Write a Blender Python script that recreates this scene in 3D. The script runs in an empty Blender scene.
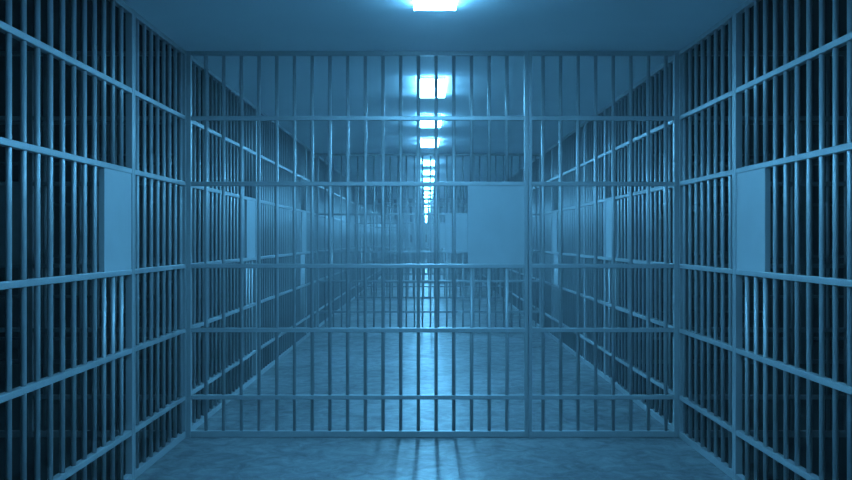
import bpy, bmesh, math
from mathutils import Vector, Matrix

# ---------------------------------------------------------------- measures
K = 0.00785                 # metres per unit of the gate drawing (gate is 491 x 387 units)
D = 6.5                     # camera to the nearest corridor gate
WID = 491 * K               # width of one barred unit = corridor width = cell width
HGT = 385.6 * K               # floor to ceiling
EYE = 197 * K
XL = -239 * K               # inner face of the left cell fronts
XR = XL + WID
THK = 0.046                 # thickness of the barred units
PER = 2 * WID               # one corridor gate every two cells
END = D + 8 * PER
BACK = -9.0
CELL = WID + 0.05
C = bpy.context.scene.collection

# ---------------------------------------------------------------- materials
def new_mat(name):
    m = bpy.data.materials.new(name)
    m.use_nodes = True
    nt = m.node_tree
    return m, nt, nt.nodes['Principled BSDF']

def ramp(nt, fac, stops):
    r = nt.nodes.new('ShaderNodeValToRGB')
    e = r.color_ramp.elements
    e[0].position, e[0].color = stops[0][0], stops[0][1]
    e[1].position, e[1].color = stops[-1][0], stops[-1][1]
    for p, c in stops[1:-1]:
        x = e.new(p); x.color = c
    nt.links.new(fac, r.inputs[0])
    return r

def noise(nt, scale, detail=6, rough=0.6, vec=None, dist=0.0):
    n = nt.nodes.new('ShaderNodeTexNoise')
    n.inputs['Scale'].default_value = scale
    n.inputs['Detail'].default_value = detail
    n.inputs['Roughness'].default_value = rough
    n.inputs['Distortion'].default_value = dist
    if vec is not None:
        nt.links.new(vec, n.inputs['Vector'])
    return n

def g(v, a=(0.86, 0.95, 1.0)):
    return (v * a[0], v * a[1], v * a[2], 1)

def paint(name, lo, hi, rough, scale=9.0, spec=0.5, metal=0.0):
    m, nt, b = new_mat(name)
    tc = nt.nodes.new('ShaderNodeTexCoord')
    n = noise(nt, scale, 5, 0.6, tc.outputs['Object'])
    r = ramp(nt, n.outputs['Fac'], [(0.3, g(lo)), (0.7, g(hi))])
    nt.links.new(r.outputs[0], b.inputs['Base Color'])
    b.inputs['Roughness'].default_value = rough
    b.inputs['Specular IOR Level'].default_value = spec
    b.inputs['Metallic'].default_value = metal
    return m

M_STEEL = paint('painted_steel', 0.44, 0.48, 0.40, 6.0, 0.6, 0.3)
M_PLATE = paint('plate_steel', 0.46, 0.51, 0.42, 4.0)
M_CEIL = paint('painted_ceiling', 0.76, 0.82, 0.85, 1.3, 0.2)
M_DIM = paint('shaded_steel', 0.15, 0.20, 0.5)  # divider steel, darkened so its colour carries the dimness inside the cells
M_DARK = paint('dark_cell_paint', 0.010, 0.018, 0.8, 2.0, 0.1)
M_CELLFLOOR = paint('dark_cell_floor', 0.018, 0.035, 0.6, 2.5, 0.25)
M_END = paint('end_wall_paint', 0.20, 0.26, 0.8, 2.0, 0.2)
M_HOLE = paint('dark_glass', 0.01, 0.02, 0.4, 2.0, 0.3)
M_HOUSING = paint('lamp_housing', 0.55, 0.6, 0.5, 4.0)

def floor_mat():
    m, nt, b = new_mat('polished_concrete')
    tc = nt.nodes.new('ShaderNodeTexCoord')
    mp = nt.nodes.new('ShaderNodeMapping')
    mp.inputs['Scale'].default_value = (1.0, 1.0, 1.0)
    nt.links.new(tc.outputs['Object'], mp.inputs['Vector'])
    n1 = noise(nt, 0.9, 8, 0.62, mp.outputs[0], 0.4)
    n2 = noise(nt, 7.0, 8, 0.7, mp.outputs[0], 0.8)
    mix = nt.nodes.new('ShaderNodeMix'); mix.data_type = 'FLOAT'
    mix.inputs[0].default_value = 0.58
    nt.links.new(n1.outputs['Fac'], mix.inputs[2]); nt.links.new(n2.outputs['Fac'], mix.inputs[3])
    r = ramp(nt, mix.outputs[0], [(0.38, g(0.10)), (0.5, g(0.21)), (0.60, g(0.33))])
    nt.links.new(r.outputs[0], b.inputs['Base Color'])
    rr = ramp(nt, mix.outputs[0], [(0.35, (0.46,)*3 + (1,)), (0.65, (0.30,)*3 + (1,))])
    nt.links.new(rr.outputs[0], b.inputs['Roughness'])
    bp = nt.nodes.new('ShaderNodeBump')
    bp.inputs['Strength'].default_value = 0.22
    bp.inputs['Distance'].default_value = 0.01
    nt.links.new(n2.outputs['Fac'], bp.inputs['Height'])
    nt.links.new(bp.outputs[0], b.inputs['Normal'])
    b.inputs['Specular IOR Level'].default_value = 0.5
    return m
M_FLOOR = floor_mat()

TINT = (0.15, 0.57, 1.0)
LAMP = 68.0
FILL = 4.5  # energy of the fill lights added under each fitting
HAZE = 0.0052
def lamp_mat():
    m, nt, b = new_mat('lamp_diffuser')
    b.inputs['Base Color'].default_value = (0.8, 0.8, 0.8, 1)
    b.inputs['Emission Color'].default_value = TINT + (1,)
    b.inputs['Emission Strength'].default_value = LAMP
    return m
M_LAMP = lamp_mat()

# ---------------------------------------------------------------- mesh helpers
def add_box(bm, x0, x1, y0, y1, z0, z1, bev=0.0):
    r = bmesh.ops.create_cube(bm, size=1.0)
    vs = r['verts']
    for v in vs:
        v.co = Vector((x0 if v.co.x < 0 else x1, y0 if v.co.y < 0 else y1, z0 if v.co.z < 0 else z1))
    if bev > 0:
        es = list({e for v in vs for e in v.link_edges})
        bmesh.ops.bevel(bm, geom=es, offset=bev, segments=2, profile=0.5, affect='EDGES')

def add_bar(bm, x, y, z0, z1, rad, seg=16):
    r = bmesh.ops.create_cone(bm, cap_ends=True, segments=seg, radius1=rad, radius2=rad, depth=z1 - z0)
    for v in r['verts']:
        v.co += Vector((x, y, (z0 + z1) / 2))
    for f in {f for v in r['verts'] for f in v.link_faces}:
        if abs(f.normal.z) < 0.5:
            f.smooth = True

def mesh(name, bm, mat):
    me = bpy.data.meshes.new(name)
    bmesh.ops.recalc_face_normals(bm, faces=bm.faces)
    bm.to_mesh(me); bm.free()
    me.materials.append(mat)
    return me

def obj(name, me, parent=None, loc=(0, 0, 0)):
    o = bpy.data.objects.new(name, me)
    C.objects.link(o)
    o.location = loc
    if parent is not None:
        o.parent = parent
    return o

def struct(name, bm, mat):
    o = obj(name, mesh(name, bm, mat))
    o['kind'] = 'structure'
    return o

def box_struct(name, a, b, mat):
    bm = bmesh.new()
    add_box(bm, a[0], b[0], a[1], b[1], a[2], b[2])
    return struct(name, bm, mat)

def tag(o, label, cat, group=None):
    o['label'] = label; o['category'] = cat
    if group:
        o['group'] = group

def copy_tree(o, parent=None):
    c = o.copy(); C.objects.link(c)
    c.parent = parent
    for ch in o.children:
        copy_tree(ch, c)
    return c

# ---------------------------------------------------------------- the room
Y0, Y1 = BACK, END
box_struct('floor', (XL - THK, Y0, -0.2), (XR + THK, Y1, 0.0), M_FLOOR)
box_struct('ceiling', (XL - THK, Y0, HGT), (XR + THK, Y1, HGT + 0.2), M_CEIL)
for side, s, x in (('left', -1, XL - THK), ('right', 1, XR + THK)):
    xa, xb = sorted((x, x + s * CELL))
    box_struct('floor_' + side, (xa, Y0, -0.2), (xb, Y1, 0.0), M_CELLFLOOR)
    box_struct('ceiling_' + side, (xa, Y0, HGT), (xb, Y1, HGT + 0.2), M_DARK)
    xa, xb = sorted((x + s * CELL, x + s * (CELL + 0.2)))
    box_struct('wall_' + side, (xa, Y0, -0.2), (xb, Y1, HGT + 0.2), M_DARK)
X0, X1 = XL - THK - CELL - 0.2, XR + THK + CELL + 0.2
box_struct('wall_far', (X0, Y1, -0.2), (X1, Y1 + 0.2, HGT + 0.2), M_END)
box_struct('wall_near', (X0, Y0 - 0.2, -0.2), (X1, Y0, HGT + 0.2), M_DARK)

# ---------------------------------------------------------------- one barred unit, local x along it
def z(y):                     # height of a pixel row of the nearest gate
    return (437 - y) * K
def u(x):                     # place along the unit of a pixel column of the nearest gate
    return (x - 187) * K
BAR = 0.0140
RAILS = [118.5, 184.0, 266.0, 330.0, 397.0]
RH = 0.017
RD = 0.021
ZT0, ZT1 = z(55.8), z(51.4)
ZB0, ZB1 = 0.0, z(430.5)
DOOR_X = [206 + 17.7 * i for i in range(18)]
SIDE_X = [543 + 17.55 * j for j in range(8)]
S1, S2 = u(191.6), u(524.2)   # inner faces of the door stiles
D1, F0 = u(527.9), u(528.3)   # joint between door and fixed grille
F1, F2, F3 = u(531.9), u(673.4), WID
PZ0, PZ1 = z(266) + RH, z(184) - RH
PX0 = u(467.6)
H = THK / 2

def frame_bm(x0, xa, xb, x1):
    bm = bmesh.new()
    add_box(bm, x0, xa, -H, H, 0, ZT1, 0.004)
    add_box(bm, xb, x1, -H, H, 0, ZT1, 0.004)
    add_box(bm, xa - .002, xb + .002, -RD, RD, ZT0, ZT1 - .001, 0.004)
    add_box(bm, xa - .002, xb + .002, -RD, RD, ZB0 + .0005, ZB1, 0.004)
    return bm

def bar_bm(z0, z1):
    bm = bmesh.new(); add_bar(bm, 0, 0, z0, z1, BAR); return bm

def rail_bm(x0, x1):
    bm = bmesh.new(); add_box(bm, x0 - .002, x1 + .002, -RD, RD, -RH, RH, 0.004); return bm

ME = {
    'door': mesh('gate_door', frame_bm(0, S1, S2, D1), M_STEEL),
    'grille': mesh('fixed_grille', frame_bm(F0, F1, F2, F3), M_STEEL),
    'bar': mesh('bar', bar_bm(ZB1 - .004, ZT0 + .004), M_STEEL),
    'bar_up': mesh('bar_upper', bar_bm(z(184), ZT0 + .004), M_STEEL),
    'bar_low': mesh('bar_lower', bar_bm(ZB1 - .004, z(266)), M_STEEL),
    'rail_d': mesh('rail_door', rail_bm(S1, S2), M_STEEL),
    'rail_f': mesh('rail_grille', rail_bm(F1, F2), M_STEEL),
}
bm = bmesh.new()
add_box(bm, PX0, S2 + .001, -0.017, 0.017, PZ0 - .002, PZ1 + .002, 0.003)
ME['plate'] = mesh('lock_plate', bm, M_PLATE)

def far_mesh():
    bm = bmesh.new()
    for a in ((0, S1), (S2, D1), (F0, F1), (F2, F3)):
        add_box(bm, a[0], a[1], -H, H, 0, ZT1)
    for a in ((S1, S2), (F1, F2)):
        for y in RAILS:
            add_box(bm, a[0], a[1], -RD, RD, z(y) - RH, z(y) + RH)
        add_box(bm, a[0], a[1], -RD, RD, ZT0, ZT1)
        add_box(bm, a[0], a[1], -RD, RD, ZB0, ZB1)
    for x in DOOR_X + SIDE_X:
        if 467 < x < 520:
            add_bar(bm, u(x), 0, z(184), ZT0, BAR, 10)
            add_bar(bm, u(x), 0, ZB1, z(266), BAR, 10)
        else:
            add_bar(bm, u(x), 0, ZB1, ZT0, BAR, 10)
    add_box(bm, PX0, S2, -0.017, 0.017, PZ0, PZ1)
    return mesh('barred_unit', bm, M_STEEL)
ME['far'] = far_mesh()

def make_unit(name):
    t = bpy.data.objects.new(name, None); C.objects.link(t)
    d = obj('barred_door', ME['door'], t)
    for x in DOOR_X:
        if 467 < x < 520:
            obj('bar', ME['bar_up'], d, (u(x), 0, 0)); obj('bar', ME['bar_low'], d, (u(x), 0, 0))
        else:
            obj('bar', ME['bar'], d, (u(x), 0, 0))
    for y in RAILS:
        obj('cross_rail', ME['rail_d'], d, (0, 0, z(y)))
    p = obj('lock_plate', ME['plate'], d)
    p['label'] = 'smooth solid blue steel plate'
    f = obj('fixed_grille', ME['grille'], t)
    for x in SIDE_X:
        obj('bar', ME['bar'], f, (u(x), 0, 0))
    for y in RAILS:
        obj('cross_rail', ME['rail_f'], f, (0, 0, z(y)))
    return t

protos = {}
def unit(name, loc, rz, label, cat, group, full):
    if full:
        if name in protos:
            t = copy_tree(protos[name])
        else:
            t = protos[name] = make_unit(name)
    else:
        t = obj(name, ME['far'])
    t.location = loc; t.rotation_euler = (0, 0, rz)
    tag(t, label, cat, group)
    return t

ORD = ['first', 'second', 'third', 'fourth', 'fifth', 'sixth', 'seventh', 'eighth', 'ninth', 'tenth', 'eleventh',
       'twelfth', 'thirteenth', 'fourteenth', 'fifteenth', 'sixteenth', 'seventeenth', 'eighteenth', 'nineteenth',
       'twentieth', 'twenty-first', 'twenty-second', 'twenty-third', 'twenty-fourth', 'twenty-fifth', 'twenty-sixth',
       'twenty-seventh', 'twenty-eighth', 'twenty-ninth']

# gates across the corridor
for n in range(8):
    lab = 'blue barred steel gate across the corridor, nearest and largest of the row' if n == 0 else \
          'blue barred steel gate across the corridor, %s in the row from the front' % ORD[n]
    unit('corridor_gate', (XL, D + n * PER, 0), 0, lab, 'gate', 'barred gates across the corridor', n < 3)

# cell fronts down both sides; the first pair stands before the nearest gate
for side, x in (('left', XL - H), ('right', XR + H)):
    for n in range(17):
        y = D - WID + n * WID
        if n == 0:
            lab = 'blue barred cell front on the %s, in front of the nearest corridor gate' % side
        elif n == 1:
            lab = 'blue barred cell front on the %s, directly behind the nearest corridor gate' % side
        elif n % 2 == 0:
            lab = 'hazy barred cell front on the %s, ending at the %s corridor gate' % (side, ORD[n // 2]) if n < 16 else \
                  'hazy barred cell front on the %s, last before the end wall' % side
        else:
            lab = 'hazy barred cell front on the %s, beginning at the %s corridor gate' % (side, ORD[n // 2])
        unit('cell_barrier', (x, y, 0), math.pi / 2, lab, 'cell front', 'barred cell fronts on the ' + side, n < 4)

# barred dividers between neighbouring cells
for side in ('left', 'right'):
    for n in range(3):
        lab = 'dim barred divider inside the %s cells, %s' % (side, (
            'level with the nearest corridor gate', 'midway between the first two corridor gates',
            'level with the second corridor gate')[n])
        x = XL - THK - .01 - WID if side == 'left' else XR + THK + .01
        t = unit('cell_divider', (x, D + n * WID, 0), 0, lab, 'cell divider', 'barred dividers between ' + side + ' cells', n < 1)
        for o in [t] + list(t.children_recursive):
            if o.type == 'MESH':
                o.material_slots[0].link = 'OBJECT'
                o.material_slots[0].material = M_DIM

# ---------------------------------------------------------------- ceiling lamps
LW, LL = 0.264, 0.145 * D
XC = XL + WID / 2 + 0.005
bm = bmesh.new(); add_box(bm, -LW / 2 + .012, LW / 2 - .012, -LL / 2 + .012, LL / 2 - .012, -0.031, 0.0, 0.003)
me_h = mesh('housing', bm, M_HOUSING)
bm = bmesh.new(); add_box(bm, -LW / 2, LW / 2, -LL / 2, LL / 2, -0.033, -0.0305, 0.0005)
me_d = mesh('diffuser', bm, M_LAMP)
lamp0 = bpy.data.objects.new('ceiling_lamp', None); C.objects.link(lamp0)
obj('housing', me_h, lamp0)
dd = obj('diffuser', me_d, lamp0); dd['label'] = 'glowing white diffuser'
for yy in (-0.3, 0.3):       # added point lights below the flat fitting, brightening ceiling and upper bars
    pl = bpy.data.lights.new('fill_light', 'POINT')
    pl.color = TINT; pl.energy = FILL; pl.shadow_soft_size = 0.04
    lo = bpy.data.objects.new('fill_light', pl); C.objects.link(lo)
    lo.parent = lamp0; lo.location = (0, yy, -0.15)
far_edges = []
for p in range(-1, 8):
    for e in (0.2966, 0.6415, 0.989):
        far_edges.append((D * (1 + e) + p * PER, p, e))
far_edges = [f for f in far_edges if f[0] > 0.4 * D]
first = True
for fe, p, e in far_edges:
    t = lamp0 if first else copy_tree(lamp0)
    first = False
    t.location = (XC, fe - LL / 2, HGT)
    i = (0.2966, 0.6415, 0.989).index(e)
    if p < 0:
        lab = 'long white ceiling lamp at the top edge, in front of the nearest gate'
        if (p, i) != (-1, 2):
            lab = 'long white ceiling lamp overhead, the one nearest the viewer and farthest from the gate'
    elif p < 7:
        lab = 'long white ceiling lamp, %s of three between the %s and %s corridor gates' % (ORD[i], ORD[p], ORD[p + 1])
    else:
        lab = 'long white ceiling lamp, %s of three between the last gate and end wall' % ORD[i]
    tag(t, lab, 'lamp', 'lamps along the corridor ceiling')

# dark slits in the end wall
for i, x in enumerate((-1.24, 0.0)):
    box_struct('window_%d' % (i + 1), (x - .13, END - .02, 1.36), (x + .13, END + .01, 1.98), M_HOLE)

# ---------------------------------------------------------------- haze, camera, colour
w = bpy.data.worlds.new('world'); bpy.context.scene.world = w
w.use_nodes = True
nt = w.node_tree
nt.nodes['Background'].inputs['Color'].default_value = (0, 0, 0, 1)
nt.nodes['Background'].inputs['Strength'].default_value = 0
v = nt.nodes.new('ShaderNodeVolumeScatter')
v.inputs['Color'].default_value = (0.95, 0.97, 1.0, 1)
v.inputs['Density'].default_value = HAZE
v.inputs['Anisotropy'].default_value = 0.5
nt.links.new(v.outputs[0], nt.nodes['World Output'].inputs['Volume'])

cam = bpy.data.cameras.new('camera')
cam.sensor_width = 36.0
cam.lens = D / K / 852 * 36.0
cam.clip_start = 0.05
co = bpy.data.objects.new('camera', cam); C.objects.link(co)
co.location = (0, 0, EYE)
co.rotation_euler = (math.pi / 2, 0, 0)
sc = bpy.context.scene
sc.camera = co
sc.view_settings.view_transform = 'Standard'
sc.view_settings.look = 'None'
sc.view_settings.gamma = 1.0
sc.view_settings.use_curve_mapping = False
sc.view_settings.exposure = 0.0
try:
    sc.cycles.use_denoising = True
    sc.cycles.use_adaptive_sampling = False
    sc.cycles.max_bounces = 8
    sc.cycles.diffuse_bounces = 4
    sc.cycles.volume_bounces = 1
except Exception:
    pass
